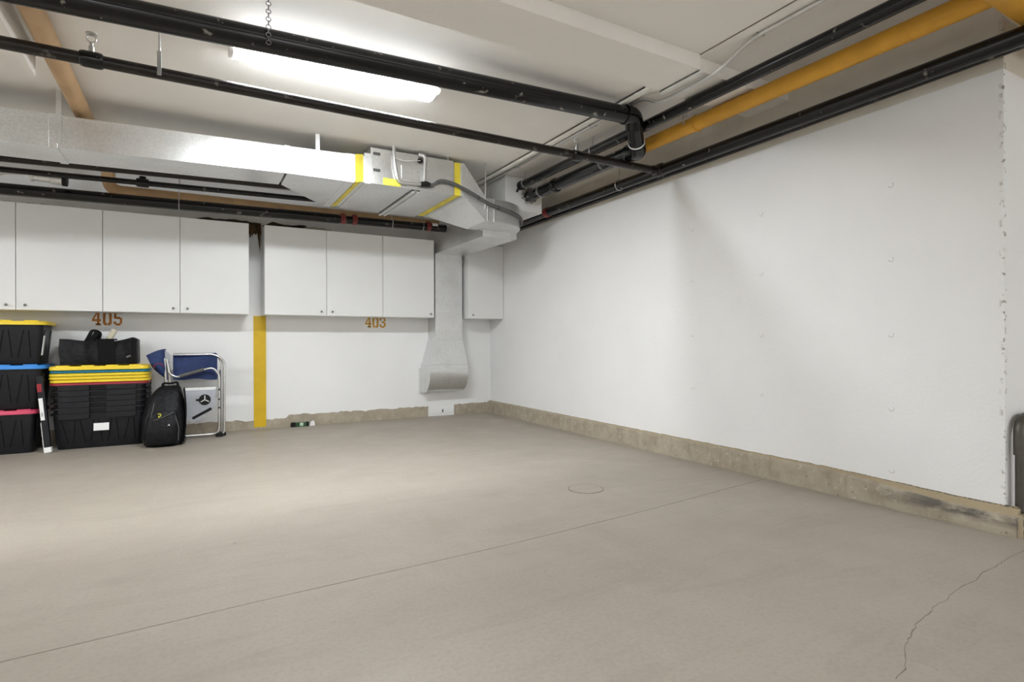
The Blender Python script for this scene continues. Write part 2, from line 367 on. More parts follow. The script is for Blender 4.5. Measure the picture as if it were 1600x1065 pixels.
# bare concrete strip at the foot of the back wall with a ragged paint edge
def ragged(x0, x1, h0):
    n = int((x1-x0)/.03)+2; top = []
    for i in range(n+1):
        x = x0+(x1-x0)*i/n
        h = h0+.022*noise.noise((x*2.3, 1, 0))+.012*noise.noise((x*11, 2, 0))+.006*random.uniform(-1, 1)
        if x < .95 and x > -.5: h -= .03
        top.append((x, h))
    return [(x0, -.02)]+top+[(x1, -.02)]
bb = struct('baseboard_back', MB().prism(ragged(-7, 2.70, .137), 'y', YB-.012, YB+.02).prism(ragged(3.08, 3.60, .145), 'y', YB-.012, YB+.02), 'curb_b', label='unpainted concrete strip below white wall')
part('outlet_mark', MB().box(2.90, 2.918, YB-.014, YB, .045, .085, .002), 'print', bb)
part('painted_patch', MB().prism([(2.70, .0), (2.70, .12), (2.75, .10), (3.02, .11), (3.08, .10), (3.06, .035), (3.0, .045), (2.94, .028), (2.8, .04), (2.74, .03)], 'y', YB-.008, YB+.02), 'wall', bb)

# painted markings
st = part('painted_stripe', MB().prism([(.588, .022), (.717, .024), (.717, 1.297), (.586, 1.297)], 'y', YB-.0155, YB+.001), 'stripe')
tag(st, 'vertical yellow stripe painted on white wall between the cabinets', 'marking')
def digit(ch, x, z, wd, h):
    m_ = MB(); t = wd*.27
    def bx(a, b, c, d): m_.box(x+a*wd, x+b*wd, YB-.003, YB+.002, z+c*h, z+d*h)
    if ch == '4':
        bx(.56, .82, 0, 1); bx(.40, .98, 0, .13); bx(.80, 1.0, .28, .44)
        m_.prism([(x, z+.28*h), (x+.56*wd, z+.28*h), (x+.56*wd, z+.44*h), (x+.26*wd, z+.44*h), (x+.56*wd, z+.84*h), (x+.56*wd, z+h), (x, z+.42*h)], 'y', YB-.003, YB+.002)
    else:
        c = .16
        if ch == '0':
            m_.prism([(x, z+c*h), (x+.2*wd, z), (x+.46*wd, z), (x+.46*wd, z+.16*h), (x+.3*wd, z+.2*h), (x+.3*wd, z+.8*h), (x+.46*wd, z+.84*h), (x+.46*wd, z+h), (x+.2*wd, z+h), (x, z+(1-c)*h)], 'y', YB-.003, YB+.002)
            m_.prism([(x+wd-p, q) for p, q in [(0, z+c*h), (.2*wd, z), (.46*wd, z), (.46*wd, z+.16*h), (.3*wd, z+.2*h), (.3*wd, z+.8*h), (.46*wd, z+.84*h), (.46*wd, z+h), (.2*wd, z+h), (0, z+(1-c)*h)]], 'y', YB-.003, YB+.002)
        if ch == '5':
            bx(.04, .98, .84, 1); bx(.04, .32, .48, .84); bx(.30, .78, .46, .62); bx(.70, .98, .14, .54); bx(.20, .80, 0, .15); bx(0, .28, .10, .28)
        if ch == '3':
            bx(.18, .80, .85, 1); bx(0, .27, .68, .90); bx(.70, .96, .60, .90); bx(.36, .80, .44, .60); bx(.70, 1.0, .12, .46); bx(.18, .80, 0, .15); bx(0, .27, .10, .32)
    return m_
for txt, x0, z0, wd, gap, h, mt, lab in (('405', -.905, 1.176, .074, .016, .142, 'num', 'stencilled orange number 405 painted on wall above black bag'),
                                  ('403', 1.868, 1.178, .078, .014, .132, 'num2', 'stencilled ochre number 403 painted on wall under the cabinets')):
    root = thing('painted_number', lab, 'number', (x0, YB, z0), 'stall numbers on the wall')
    for i, ch in enumerate(txt): part('digit', digit(ch, x0+i*(wd+gap), z0, wd, h), mt, root)

# ================================================================== CABINETS
YC = 6.65
def cabinet(x0, x1, doors, label, rims=()):
    r = thing('wall_cabinet', label, 'cabinet', ((x0+x1)/2, YC, 1.30), 'white wall cabinets')
    part('body', MB().box(x0+.001, x1-.001, YC+.020, YB-.001, 1.30, 2.275, .001), 'white', r)
    for a, b, kx in doors:
        d = part('door', MB().box(a+.0025, b-.0025, YC, YC+.019, 1.300, 2.278, .0015), 'white', r)
        k = MB().tube([(kx, YC+.001, 1.345), (kx, YC-.010, 1.345), (kx, YC-.012, 1.345), (kx, YC-.022, 1.345), (kx, YC-.025, 1.345)], [.006, .006, .011, .012, .008], 12)
        part('knob', k, 'knob', d)
    return r
cabinet(-2.06, -.771, [(-2.06, -1.414, -1.478), (-1.414, -.771, -1.345)], 'white double wall cabinet above the coloured-lid totes, cut by left frame edge')
cabinet(-.771, .514, [(-.771, -.128, -.188), (-.128, .514, -.062)], 'white double wall cabinet above number 405 beside the yellow stripe')
cabinet(.666, 1.980, [(.666, 1.322, 1.262), (1.322, 1.980, 1.385)], 'white double wall cabinet right of the yellow stripe')
cabinet(1.980, 2.642, [(1.980, 2.642, 2.590)], 'white single-door wall cabinet left of the vertical duct')
cabinet(3.120, 3.636, [(3.120, 3.636, 3.178)], 'white narrow wall cabinet between vertical duct and room corner')
# torn insulation paper lying on the cabinets and hanging in the gap
def torn(x0, x1, y, z0, z1, seed, drop=0):
    def fn(u, v):
        x = x0+(x1-x0)*u; n1 = noise.noise((x*7, v*3, seed)); n2 = noise.noise((x*19, v*5, seed+4))
        env = min(1, u*6, (1-u)*6)
        return (x, y+.03*n1+.02*v, z0+(z1-z0)*v*env*(.65+.5*n1)+.008*n2)
    return MB().grid(fn, 40, 5).thicken(.003)
tag(part('insulation_paper', torn(-.02, .60, 6.70, 2.279, 2.335, 1), 'dkraft'), 'dark torn kraft paper lying on cabinet top above yellow stripe', 'paper', 'torn paper on the cabinets')
tag(part('insulation_paper', torn(.64, 1.20, 6.72, 2.279, 2.345, 5), 'dkraft'), 'brown-black torn paper along cabinet top right of the gap', 'paper', 'torn paper on the cabinets')
tag(part('insulation_paper', torn(1.05, 1.42, 6.69, 2.279, 2.325, 9), 'lpaper'), 'pale torn paper scrap on cabinet top below red pipe couplings', 'paper', 'torn paper on the cabinets')
tag(part('insulation_paper', torn(-1.38, -1.10, 6.70, 2.279, 2.30, 3), 'blackd'), 'thin black scrap lying on top of leftmost cabinet', 'paper', 'torn paper on the cabinets')
mb = MB().grid(lambda u, v: (.515+.15*u, 7.0+.02*noise.noise((u*4, v*4, 2)), 2.36-(.12+.22*abs(noise.noise((u*5+.3, 0, 8)))+(.32*max(0, u-.75)*4 if u < .93 else 0))*v), 24, 8).thicken(.003)
tag(part('insulation_paper', mb, 'kraft'), 'ragged brown paper hanging in the gap above yellow stripe', 'paper', 'torn paper on the cabinets')

# ================================================================== LIGHT FIXTURES
def fixture(x0, x1, y0, y1, label):
    r = thing('ceiling_light', label, 'light', ((x0+x1)/2, (y0+y1)/2, ZC), 'fluorescent ceiling lights')
    yc = (y0+y1)/2; hy = (y1-y0)/2
    part('housing', MB().box(x0+.01, x1-.01, y0-.004, y1+.004, ZC-.060, ZC), 'housing', r)
    prof = [(yc+hy*math.cos(a), ZC-.058-.034*math.sin(a)**.8) for a in [math.pi*i/14 for i in range(15)]]
    part('lens', MB().prism(prof, 'x', x0+.022, x1-.022), 'lens', r, smooth=True)
    pe = [(yc-hy-.004, ZC), (yc+hy+.004, ZC)]+[(yc+(hy+.004)*math.cos(a), ZC-.026-.070*math.sin(a)**.8) for a in [math.pi*i/14 for i in range(15)]]
    for a, b in ((x0, x0+.022), (x1-.022, x1)): part('end_cap', MB().prism(pe, 'x', a, b), 'housing', r)
    return r
f0 = fixture(.18, 1.47, 3.56, 3.77, 'lit white wrap-around fluorescent light behind the thick black pipe')
fill_lamps = [((-2.9, 3.665), 'unseen fluorescent light added as fill further left over the parking row'), ((-5.6, 3.665), 'unseen fluorescent light added as fill at far left of the garage'),
          ((-1.2, -4.2), 'unseen fluorescent light added as fill behind the viewer'), ((1.8, -6.0), 'unseen fluorescent light added as fill at the far end behind the viewer'), ((-5.0, -4.2), 'unseen fluorescent light added as fill behind the viewer on the far left'), ((4.8, -3.4), 'unseen fluorescent light added as fill behind the viewer past the wall end')]
for (x, y), lab in fill_lamps:  # fixtures out of view, added to fill the room with light
    o = copy_tree(f0); o.location = (x, y, ZC); o['label'] = lab

# ================================================================== PIPES
def rod(parent, x, y, z0, z1=ZC, r=.005, name='hanger_rod', mat='emt'):
    return part(name, MB().tube([(x, y, z0), (x, y, z1)], r, 8), mat, parent)
def clevis(parent, x, y, z, R, axis, ztop=ZC-.012, mat='emt'):
    h = part('hanger', MB().torus((x, y, z), axis, R+.004, .004, 20, 6), mat, parent)
    part('hanger_rod', MB().tube([(x, y, z+R), (x, y, ztop)], .0045, 8), mat, h)
    return h
def collar(parent, p, d, R, L, mat, name='coupling', bolt=True):
    p = Vector(p); d = Vector(d).normalized()
    c = part(name, MB().tube([p-d*L/2, p-d*L*.45, p-d*L*.3, p+d*L*.3, p+d*L*.45, p+d*L/2], [R*.96, R*1.12, R*1.2, R*1.2, R*1.12, R*.96], 18), mat, parent)
    if bolt:
        s = d.cross(Vector((0, 0, 1))).normalized()
        for k in (-1, 1):
            q = p+s*k*R*1.25; part('bolt', MB().tube([q-Vector((0, 0, R*.55)), q+Vector((0, 0, R*.55))], R*.22, 8), mat, c)
    return c
def sprinkler(parent, x, y, z):
    s = part('sprinkler_head', MB().tube([(x, y, z), (x, y, z+.03), (x, y, z+.032), (x, y, z+.05)], [.014, .014, .009, .009], 10), 'emt', parent)
    part('frame_arm', MB().torus((x, y, z+.072), 'y', .020, .0035, 16, 6), 'emt', s)
    part('deflector', MB().disc((x, y, z+.096), 'z', .026, .004, 14), 'emt', s)
    return s
# -- thick drain pipe across the room, elbow and run to the bulkhead
R1 = .062
bp = thing('drain_pipe', 'thick glossy black drain pipe crossing the ceiling, elbowing toward the rear', 'pipe', (1.2, 3.2, 2.62))
part('pipe_run', MB().tube([(-3.0, 3.2, 2.46), (2.81, 3.2, 2.680)], R1, 28), 'plast', bp)
part('elbow', MB().tube(fillet([(2.775, 3.2, 2.679), (2.872, 3.2, 2.682), (2.912, 3.238, 2.610)], .085, 8), R1*1.10, 28), 'plast', bp)
part('offset_piece', MB().tube([(2.893, 3.222, 2.638), (3.055, 3.368, 2.535)], R1, 28), 'plast', bp)
part('elbow', MB().tube(fillet([(3.035, 3.35, 2.548), (3.100, 3.405, 2.512), (3.112, 3.53, 2.545)], .10, 8), R1*1.10, 28), 'plast', bp)
part('pipe_run', MB().tube([(3.112, 3.50, 2.543), (3.150, 5.21, 2.562)], R1*.95, 28), 'plast', bp)
collar(bp, (2.785, 3.2, 2.6795), (1, 0, .04), R1*.97, .02, 'plast', 'joint_ring', False)
part('joint_ring', MB().tube([(3.022, 3.338, 2.557), (3.030, 3.345, 2.552)], R1*1.07, 28), 'paper', bp, label='white ring of cement')
part('joint_ring', MB().tube([(3.1405, 4.90, 2.556), (3.1407, 4.912, 2.556)], R1*1.06, 28), 'emt', bp, label='thin steel band')
collar(bp, (3.135, 4.64, 2.552), (0, 1, 0), R1*.95, .06, 'plast', 'coupling', False)
# chain looped round the thick pipe
ch = MB(); cx, cy = .335, 3.128
for i in range(12):
    z = 2.54+i*.0200; ax = 'x' if i % 2 else 'y'
    ch.torus((cx, cy-.008, z), ax, .0115, .0025, 10, 5)
part('support_chain', ch, 'knob', bp)
# -- thin sprinkler branch line
RT = .031; YT = 3.55; ZT = 2.452
sp = thing('sprinkler_pipe', 'thin black sprinkler pipe crossing the room below the fluorescent light', 'pipe', (1.2, YT, ZT))
part('pipe_run', MB().tube([(-3.2, YT, ZT-.012), (3.44, YT, ZT)], RT, 20), 'pipe_b', sp)
for x, L in ((-.455, .10), (2.60, .09)):
    tee = collar(sp, (x, YT, ZT-.006), (1, 0, 0), RT*1.1, L, 'pipe', 'tee_fitting', False); sprinkler(tee, x, YT, ZT+.03)
for x in (-.16,):
    part('hanger', MB().tube(fillet([(x, YT-.002, ZC), (x, YT-.002, ZT+.10)], .01), .0055, 8), 'emt', sp)
    part('hanger_loop', MB().box(x-.010, x+.010, YT-RT-.004, YT-RT-.001, ZT-.03, ZT+.10, .001), 'emt', sp)
# -- main pipes along the right wall
XM = 3.470; ZM = 2.462
mp = thing('sprinkler_main', 'black sprinkler main running along the right wall with red couplings', 'pipe', (XM, 4, ZM))
part('pipe_run', MB().tube([(XM, -1.5, ZM+.004), (XM, 6.4, ZM-.012)], .046, 24), 'pipe', mp)
collar(mp, (XM, 5.30, ZM-.010), (0, 1, 0), .046, .09, 'red')
tee = collar(mp, (XM, YT, ZM-.002), (0, 1, 0), .046, .11, 'pipe_b', 'tee_fitting', False)
part('branch_outlet', MB().tube([(XM-.085, YT, ZT), (XM, YT, ZT)], .037, 18), 'pipe_b', tee)
clevis(mp, XM, 4.07, ZM-.003, .046, 'y')
sm_ = thing('service_pipe', 'slim black pipe squeezed between the sprinkler main and right wall', 'pipe', (3.568, 4, 2.43))
part('pipe_run', MB().tube([(3.572, -1.5, 2.490), (3.572, 6.4, 2.410)], .024, 18), 'pipe', sm_)
# -- upper black pipe of the right bay
up = thing('upper_drain_pipe', 'glossy black pipe passing under the ceiling beam beside the yellow pipe', 'pipe', (3.0, 3.5, 2.64))
part('pipe_run', MB().tube([(3.0, -1.5, 2.640), (3.0, 5.10, 2.640)], .040, 22), 'plast', up)
collar(up, (3.0, 5.08, 2.640), (0, 1, 0), .040, .05, 'plast', 'end_fitting', False)
part('end_stub', MB().tube([(2.985, 5.10, 2.62), (2.965, 5.12, 2.575)], .014, 10), 'plast', up)
clevis(up, 3.0, 3.86, 2.64, .040, 'y'); clevis(up, 3.0, 5.0, 2.64, .040, 'y')
# -- yellow gas pipe of the right bay
gp = thing('gas_pipe', 'thick yellow gas pipe along the right wall under the beam', 'pipe', (3.30, 3, 2.60))
part('pipe_run', MB().tube([(3.28, 1.06, 2.628), (3.28, 5.20, 2.628)], .055, 28), 'gyel', gp)
part('cross_run', MB().tube(fillet([(2.95, 1.09, 2.60), (6.5, 1.09, 2.55)], .1), .085, 28), 'gyel', gp)
for y in (1.52, 1.85): collar(gp, (3.28, y, 2.628), (0, 1, 0), .0468, .006, 'gyel', 'weld_seam', False)
hb = part('hanger', MB().torus((3.28, 2.96, 2.628), 'y', .058, .005, 24, 6), 'gyel', gp)
for k in (-1, 1): part('hanger_nut', MB().disc((3.16+.02*k, 2.98, 2.665+.012*k), 'z', .013, .02, 6), 'emt', hb)
part('hanger_rod', MB().tube([(3.16, 2.98, 2.60), (3.16, 2.98, ZC-.012)], .005, 8), 'emt', hb)
# bulkhead that swallows the pipes
bk = thing('bulkhead', 'white boxed bulkhead in the corner where the black pipes end', 'bulkhead', (3.1, 5.4, 2.4))
part('box_panel', MB().box(2.87, 3.325, 5.19, 5.62, 2.40, ZC-.0125, .002), 'white', bk)
for (x, z, R) in ((3.150, 2.560, .075),):
    w_ = MB()
    for i in range(70):
        a = random.uniform(0, 2*math.pi); q = R*random.uniform(.82, 1.2); c = (x+q*math.cos(a), 5.185-random.uniform(0, .03), z+q*math.sin(a)); s_ = random.uniform(.005, .012)
        w_.tube([(c[0]-s_, c[1], c[2]), (c[0], c[1]-s_, c[2]+s_*.5), (c[0]+s_, c[1], c[2]+s_)], [s_*.5, s_, s_*.4], 6)
    f_o = part('mineral_wool', w_, 'foam', bk); f_o['kind'] = 'stuff'
w_ = MB()
for i in range(40):
    c = (3.24+random.uniform(-.08, .08), 4.80+random.uniform(-.12, .12), 2.61+random.uniform(-.02, .02)); s_ = random.uniform(.006, .013)
    w_.tube([(c[0]-s_, c[1], c[2]), (c[0], c[1]-s_, c[2]+s_*.5), (c[0]+s_, c[1], c[2]+s_)], [s_*.5, s_, s_*.4], 6)
f_o = part('mineral_wool', w_, 'foam', bk); f_o['kind'] = 'stuff'
# steel conduit along the ceiling edge
cn = thing('ceiling_conduit', 'bare steel conduit running along the ceiling edge and jogging under the beam', 'conduit', (2.825, 3.5, 2.75))
part('conduit_run', MB().tube(fillet([(2.825, -1.5, 2.755), (2.825, 2.14, 2.755), (2.825, 2.40, 2.660), (2.825, 2.88, 2.655), (2.825, 3.05, 2.754), (2.825, 5.9, 2.754)], .09, 6), .0125, 12), 'emt', cn)
for y, z in ((2.10, 2.757), (3.66, 2.755), (1.62, 2.757), (4.9, 2.755)):
    s_ = part('strap', MB().torus((2.825, y, z), 'y', .0155, .003, 14, 6), 'emt', cn); part('strap_tab', MB().box(2.805, 2.875, y-.009, y+.009, ZC-.018, ZC-.012), 'emt', s_)
# -- pipes at the back above the cabinets
pa = thing('rear_main_pipe', 'thick black pipe with red couplings running above the wall cabinets', 'pipe', (0, 6.42, 2.37))
part('pipe_run', MB().tube([(-4.5, 6.42, 2.300), (1.41, 6.42, 2.376)], .052, 26), 'pipe', pa)
part('pipe_run', MB().tube([(1.41, 6.42, 2.376), (2.70, 6.42, 2.392)], .046, 26), 'pipe', pa)
for x, R in ((1.455, .051), (1.585, .050), (2.475, .049)): collar(pa, (x, 6.42, 2.366+.013*x), (1, 0, 0), R, .055, 'red')
part('tag_sticker', MB().box(2.51, 2.58, 6.366, 6.372, 2.400, 2.430), 'paper', pa)
for x in (2.02, 2.40): clevis(pa, x, 6.42, 2.386, .048, 'x')
clevis(pa, -.13, 6.42, 2.356, .053, 'x')
pb = thing('rear_thin_pipe', 'thinnest black pipe behind the duct with a small tee fitting', 'pipe', (0, 6.2, 2.47))
part('pipe_run', MB().tube([(-4.5, 6.2, 2.395), (1.35, 6.2, 2.512)], .025, 18), 'pipe', pb)
tee = collar(pb, (-.415, 6.2, 2.478), (1, 0, 0), .034, .10, 'pipe', 'tee_fitting', False)
part('outlet_plug', MB().tube([(-.415, 6.2, 2.49), (-.415, 6.2, 2.535)], .028, 12), 'pipe', tee)
rod(pb, -.12, 6.2, 2.50)
pc = thing('rear_upper_pipe', 'brown-black pipe tucked directly under the rear edge of the duct', 'pipe', (0, 6.0, 2.53))
part('pipe_run', MB().tube([(-4.5, 6.0, 2.425), (1.15, 6.0, 2.575)], .036, 20), 'pipe_b', pc)
rod(pc, -.145, 6.0, 2.54)
# tan pipe: from the front over the duct, down and along the back wall
py_ = thing('tan_gas_pipe', 'tan painted pipe crossing over the duct and continuing above the cabinets', 'pipe', (-.72, 4.5, 2.70))
part('pipe_run', MB().tube(fillet([(-.72, -1.5, 2.705), (-.72, 6.62, 2.705), (-.72, 6.62, 2.47), (2.68, 6.62, 2.47)], .14, 8), .056, 24), 'tan', py_)
# cable box with white wires on the far left between the pipes
jb = thing('junction_fitting', 'grey conduit fitting with looped white wires between rear pipes at far left', 'fitting', (-1.1, 6.3, 2.42))
part('sleeve', MB().tube([(-1.24, 6.31, 2.455), (-1.22, 6.31, 2.455), (-1.215, 6.31, 2.455), (-1.10, 6.31, 2.45), (-1.095, 6.31, 2.45), (-1.02, 6.31, 2.445)], [.046, .046, .038, .038, .046, .046], 18), 'galv2', jb)
part('cap', MB().tube([(-1.02, 6.31, 2.445), (-.985, 6.31, 2.443)], .05, 18), 'rubber', jb)
for k in range(3):
    part('wire', MB().tube(fillet([(-1.24, 6.30, 2.455+.01*k), (-1.32, 6.27, 2.50-.03*k), (-1.42, 6.25, 2.41+.012*k), (-1.75, 6.27, 2.405+.02*k)], .08, 6), .005, 8), 'wire', jb)

# ================================================================== DUCTWORK
YD = 5.0
dt = thing('ventilation_duct', 'galvanised rectangular duct with fan box, crossing below ceiling to the corner', 'duct', (1, YD, 2.5))
def frus(a, b):   # a, b: (x, y0, y1, z0, z1) sections
    return MB().quadring([[(s[0], s[1], s[3]), (s[0], s[2], s[3]), (s[0], s[2], s[4]), (s[0], s[1], s[4])] for s in (a, b)])
S1 = part('duct_section', frus((-4.5, YD, 5.40, 2.33, 2.565), (-.86, YD, 5.40, 2.372, 2.600)), 'galv', dt)
S2 = part('duct_section', frus((-.86, YD, 5.40, 2.372, 2.600), (.66, YD, 5.40, 2.412, 2.638)), 'galv', dt)
part('drive_cleat', MB().box(-.885, -.835, YD-.005, YD, 2.368, 2.605, .002).box(-.885, -.835, YD-.005, 5.405, 2.364, 2.372, .001), 'galv', S2)
part('drive_cleat', MB().box(.655, .70, YD-.005, YD, 2.409, 2.645, .002), 'galv', S2)
part('tapered_transition', frus((.68, YD, 5.40, 2.413, 2.640), (1.16, YD, 6.02, 2.413, 2.655)), 'galv', dt)
part('flange_collar', frus((1.16, YD-.004, 6.02, 2.410, 2.658), (1.235, YD-.004, 6.04, 2.410, 2.660)), 'galv2', dt)
fx = part('flexible_connector', MB().box(1.235, 1.345, YD+.006, 6.02, 2.425, 2.662), 'galv2', dt)
part('yellow_tape', frus((1.245, YD-.003, 6.02, 2.412, 2.664), (1.315, YD+.002, 6.02, 2.430, 2.672)), 'ytape', fx)
part('flange_collar', MB().box(1.325, 1.378, YD-.004, 6.05, 2.414, 2.69, .003), 'galv2', dt)
fan = part('fan_box', MB().box(1.378, 2.185, YD-.012, 6.10, 2.418, 2.745, .004), 'galv', dt)
for z in (2.545, 2.692): part('slot', MB().box(1.40, 1.465, YD-.0165, YD-.010, z-.013, z+.013, .005), 'pad', fan)
part('sticker', MB().box(1.49, 1.655, YD-.0145, YD-.012, 2.421, 2.487), 'lime', fan)
part('embossed_panel', MB().box(1.66, 1.845, YD-.0165, YD-.012, 2.505, 2.625, .004), 'galv', fan)
part('strut_channel', MB().box(1.775, 1.80, YD+.02, 6.12, 2.395, 2.418).box(1.825, 1.85, YD+.02, 6.12, 2.395, 2.418).box(1.775, 1.85, YD+.02, 6.12, 2.410, 2.418), 'galv2', fan)
part('flexible_connector', MB().box(2.185, 2.30, YD+.006, 6.02, 2.425, 2.735), 'galv2', dt)
part('yellow_tape', MB().box(2.20, 2.262, YD+.000, 6.025, 2.421, 2.738), 'ytape', dt)
part('flange_collar', MB().box(2.268, 2.305, YD-.004, 6.03, 2.415, 2.742, .003), 'galv2', dt)
part('tapered_transition', frus((2.305, YD, 6.02, 2.418, 2.740), (2.54, YD, 5.46, 2.205, 2.435)), 'galv2', dt)
part('duct_section', MB().box(2.54, 2.665, YD, 5.46, 2.205, 2.432), 'galv2', dt)
part('drive_cleat', MB().box(2.63, 2.652, YD-.006, YD, 2.20, 2.44, .002).box(2.555, 2.57, YD-.006, YD, 2.20, 2.44, .002), 'galv', dt)
# rounded elbow turning toward the back wall
rings = []
for i in range(13):
    a = math.pi/2*i/12; ro = .46; ri = .04; cx, cy = 2.665, 5.46
    d = (math.sin(a), -math.cos(a))
    rings.append([(cx+d[0]*ri, cy+d[1]*ri, 2.20), (cx+d[0]*ro, cy+d[1]*ro, 2.20), (cx+d[0]*ro, cy+d[1]*ro, 2.432), (cx+d[0]*ri, cy+d[1]*ri, 2.432)])
part('curved_elbow', MB().quadring(rings), 'galv2', dt, smooth=True)
part('seam_bead', MB().tube([(2.665+.464*math.sin(math.pi/2*i/12), 5.46-.464*math.cos(math.pi/2*i/12), 2.212) for i in range(13)], .004, 6), 'galv', dt)
part('return_leg', MB().box(2.705, 3.125, 5.40, 6.98, 2.132, 2.40), 'galv2', dt)
part('vertical_drop', MB().box(2.705, 3.085, 6.775, YB-.002, 1.03, 2.14), 'galv2', dt)
part('drive_cleat', MB().box(2.700, 3.090, 6.768, 6.80, 2.040, 2.062, .002).box(2.700, 3.090, 6.768, YB-.002, 1.018, 1.036, .002), 'galv', dt)
part('flared_transition', MB().quadring([[(2.705, 6.775, 1.03), (3.085, 6.775, 1.03), (3.085, YB-.002, 1.03), (2.705, YB-.002, 1.03)], [(2.612, 6.72, .70), (3.142, 6.72, .70), (3.142, YB-.002, .70), (2.612, YB-.002, .70)]]), 'galv', dt)
# scoop: bulging bottom hood
prof = [(YB-.002, .70), (6.72, .70), (6.715, .62), (6.722, .53), (6.75, .45), (6.80, .385), (6.87, .345), (YB-.002, .335)]
hd = part('air_hood', MB().prism(prof, 'x', 2.612, 3.142), 'galv', dt, smooth=True)
part('hood_cheek', MB().prism([(YB-.002, .705), (6.712, .705), (6.706, .62), (6.713, .525), (6.743, .443), (6.795, .376), (6.868, .334), (YB-.002, .325)], 'x', 2.604, 2.612), 'galv2', hd)
part('wall_flange', MB().box(2.575, 2.606, YB-.03, YB-.002, .315, .645, .003), 'galv2', hd)
part('drive_cleat', MB().box(2.606, 3.148, 6.714, YB-.002, .693, .708, .002), 'galv', hd)
# hangers of the duct
part('hanger_strap', MB().box(-.842, -.812, YD-.008, YD-.006, 2.40, ZC), 'galv', dt)
part('hanger_strap', MB().box(.905, .940, YD-.009, YD-.005, 2.43, ZC), 'galv', dt)
for x, y, z0 in ((2.135, YD+.01, 2.735), (2.53, YD-.012, 2.33)):
    part('hanger_rod', MB().tube([(x, y, z0), (x, y, ZC)], .0065, 8), 'emt', dt)
# conduit loop and cables on the fan box
lp = thing('fan_conduit', 'bent steel conduit feeding the duct fan box from the ceiling', 'conduit', (1.6, 4.96, 2.5))
part('conduit_run', MB().tube(fillet([(1.585, YD-.035, ZC), (1.585, YD-.035, 2.66), (1.622, YD-.035, 2.455), (1.875, YD-.035, 2.468), (1.885, YD-.035, 2.735), (1.845, YD-.012, 2.735)], .05, 6), .0165, 12), 'emt', lp)
part('elbow_fitting', MB().tube(fillet([(1.882, YD-.038, 2.66), (1.885, YD-.038, 2.735), (1.825, YD-.020, 2.745)], .04, 5), .021, 12), 'emt', lp)
part('cable_gland', MB().disc((1.84, YD-.018, 2.690), 'y', .024, .02, 14), 'rubber', lp)
part('wire', MB().tube(fillet([(1.572, YD-.04, ZC), (1.572, YD-.045, 2.68), (1.66, YD-.04, 2.655), (1.84, YD-.03, 2.69)], .08, 8), .004, 8), 'wire', lp)
cb = thing('flexible_cable', 'dark grey flexible cable draped along duct from fan box to rounded elbow', 'cable', (2.4, 4.96, 2.45))
part('cable_run', MB().tube(fillet([(1.90, YD-.04, 2.475), (1.96, YD-.04, 2.47), (2.03, YD-.04, 2.530), (2.16, YD-.035, 2.525), (2.36, YD-.035, 2.455), (2.56, YD-.035, 2.365), (2.80, YD-.025, 2.322), (3.0, 5.10, 2.312), (3.12, 5.27, 2.292), (3.155, 5.42, 2.26)], .08, 5), .017, 12), 'pad', cb)
part('connector', MB().tube([(1.84, YD-.04, 2.468), (1.90, YD-.04, 2.476), (1.93, YD-.04, 2.472)], [.022, .026, .020], 12), 'rubber', cb)
for x, z in ((2.44, 2.418), (2.66, 2.345)): part('cable_tie', MB().torus((x, YD-.035, z), 'x', .0185, .003, 14, 5), 'rubber', cb)

# ================================================================== STORAGE TOTES
def tote_body(root, x0, x1, y0, y1, z0, z1, ribs=True, taper=.055):
    """x0..y1 outline of the rim, body narrows toward the base"""
    cx, cy, hx, hy = (x0+x1)/2, (y0+y1)/2, (x1-x0)/2, (y1-y0)/2
    rim = .05
    m_ = MB(); m_.quadring([rrect(cx, cy, hx-taper, hy-taper, .045, z0), rrect(cx, cy, hx-taper+.004, hy-taper+.004, .05, z0+.012), rrect(cx, cy, hx-.026, hy-.026, .055, z1-rim), rrect(cx, cy, hx-.026, hy-.026, .055, z1-.012),
                             rrect(cx, cy, hx-.006, hy-.006, .06, z1-.012), rrect(cx, cy, hx-.006, hy-.006, .06, z1)]); m_.smooth = True
    b = part('body', m_, 'black', root)
    if ribs:
        n = 9
        for i in range(n):
            t = (i+.5)/n*2-1; lean = .035*(1 if i % 2 else -1); zt, zb = z1-rim-.01, z0+.015
            xt, xb = cx+t*(hx-.075)+lean*.5, cx+t*(hx-.10)-lean*.5
            m_ = MB(); m_.quadring([[(xb-.0035, cy-hy+taper-.004, zb), (xb+.0035, cy-hy+taper-.004, zb), (xb+.0035, cy-hy+taper+.01, zb), (xb-.0035, cy-hy+taper+.01, zb)],
                                    [(xt-.0035, cy-hy+.0255, zt), (xt+.0035, cy-hy+.0255, zt), (xt+.0035, cy-hy+.04, zt), (xt-.0035, cy-hy+.04, zt)]])
            part('rib', m_, 'blackd', b)
        for s_ in (1,):
            for k in (-.5, .5):
                m_ = MB(); yy = cy+k*hy
                m_.quadring([[(cx+hx-taper+.004, yy-.02, zb), (cx+hx-taper+.004, yy+.02, zb), (cx+hx-taper-.01, yy+.02, zb), (cx+hx-taper-.01, yy-.02, zb)],
                             [(cx+hx-.021, yy-.02, zt), (cx+hx-.021, yy+.02, zt), (cx+hx-.035, yy+.02, zt), (cx+hx-.035, yy-.02, zt)]])
                part('rib', m_, 'black', b)
    return b
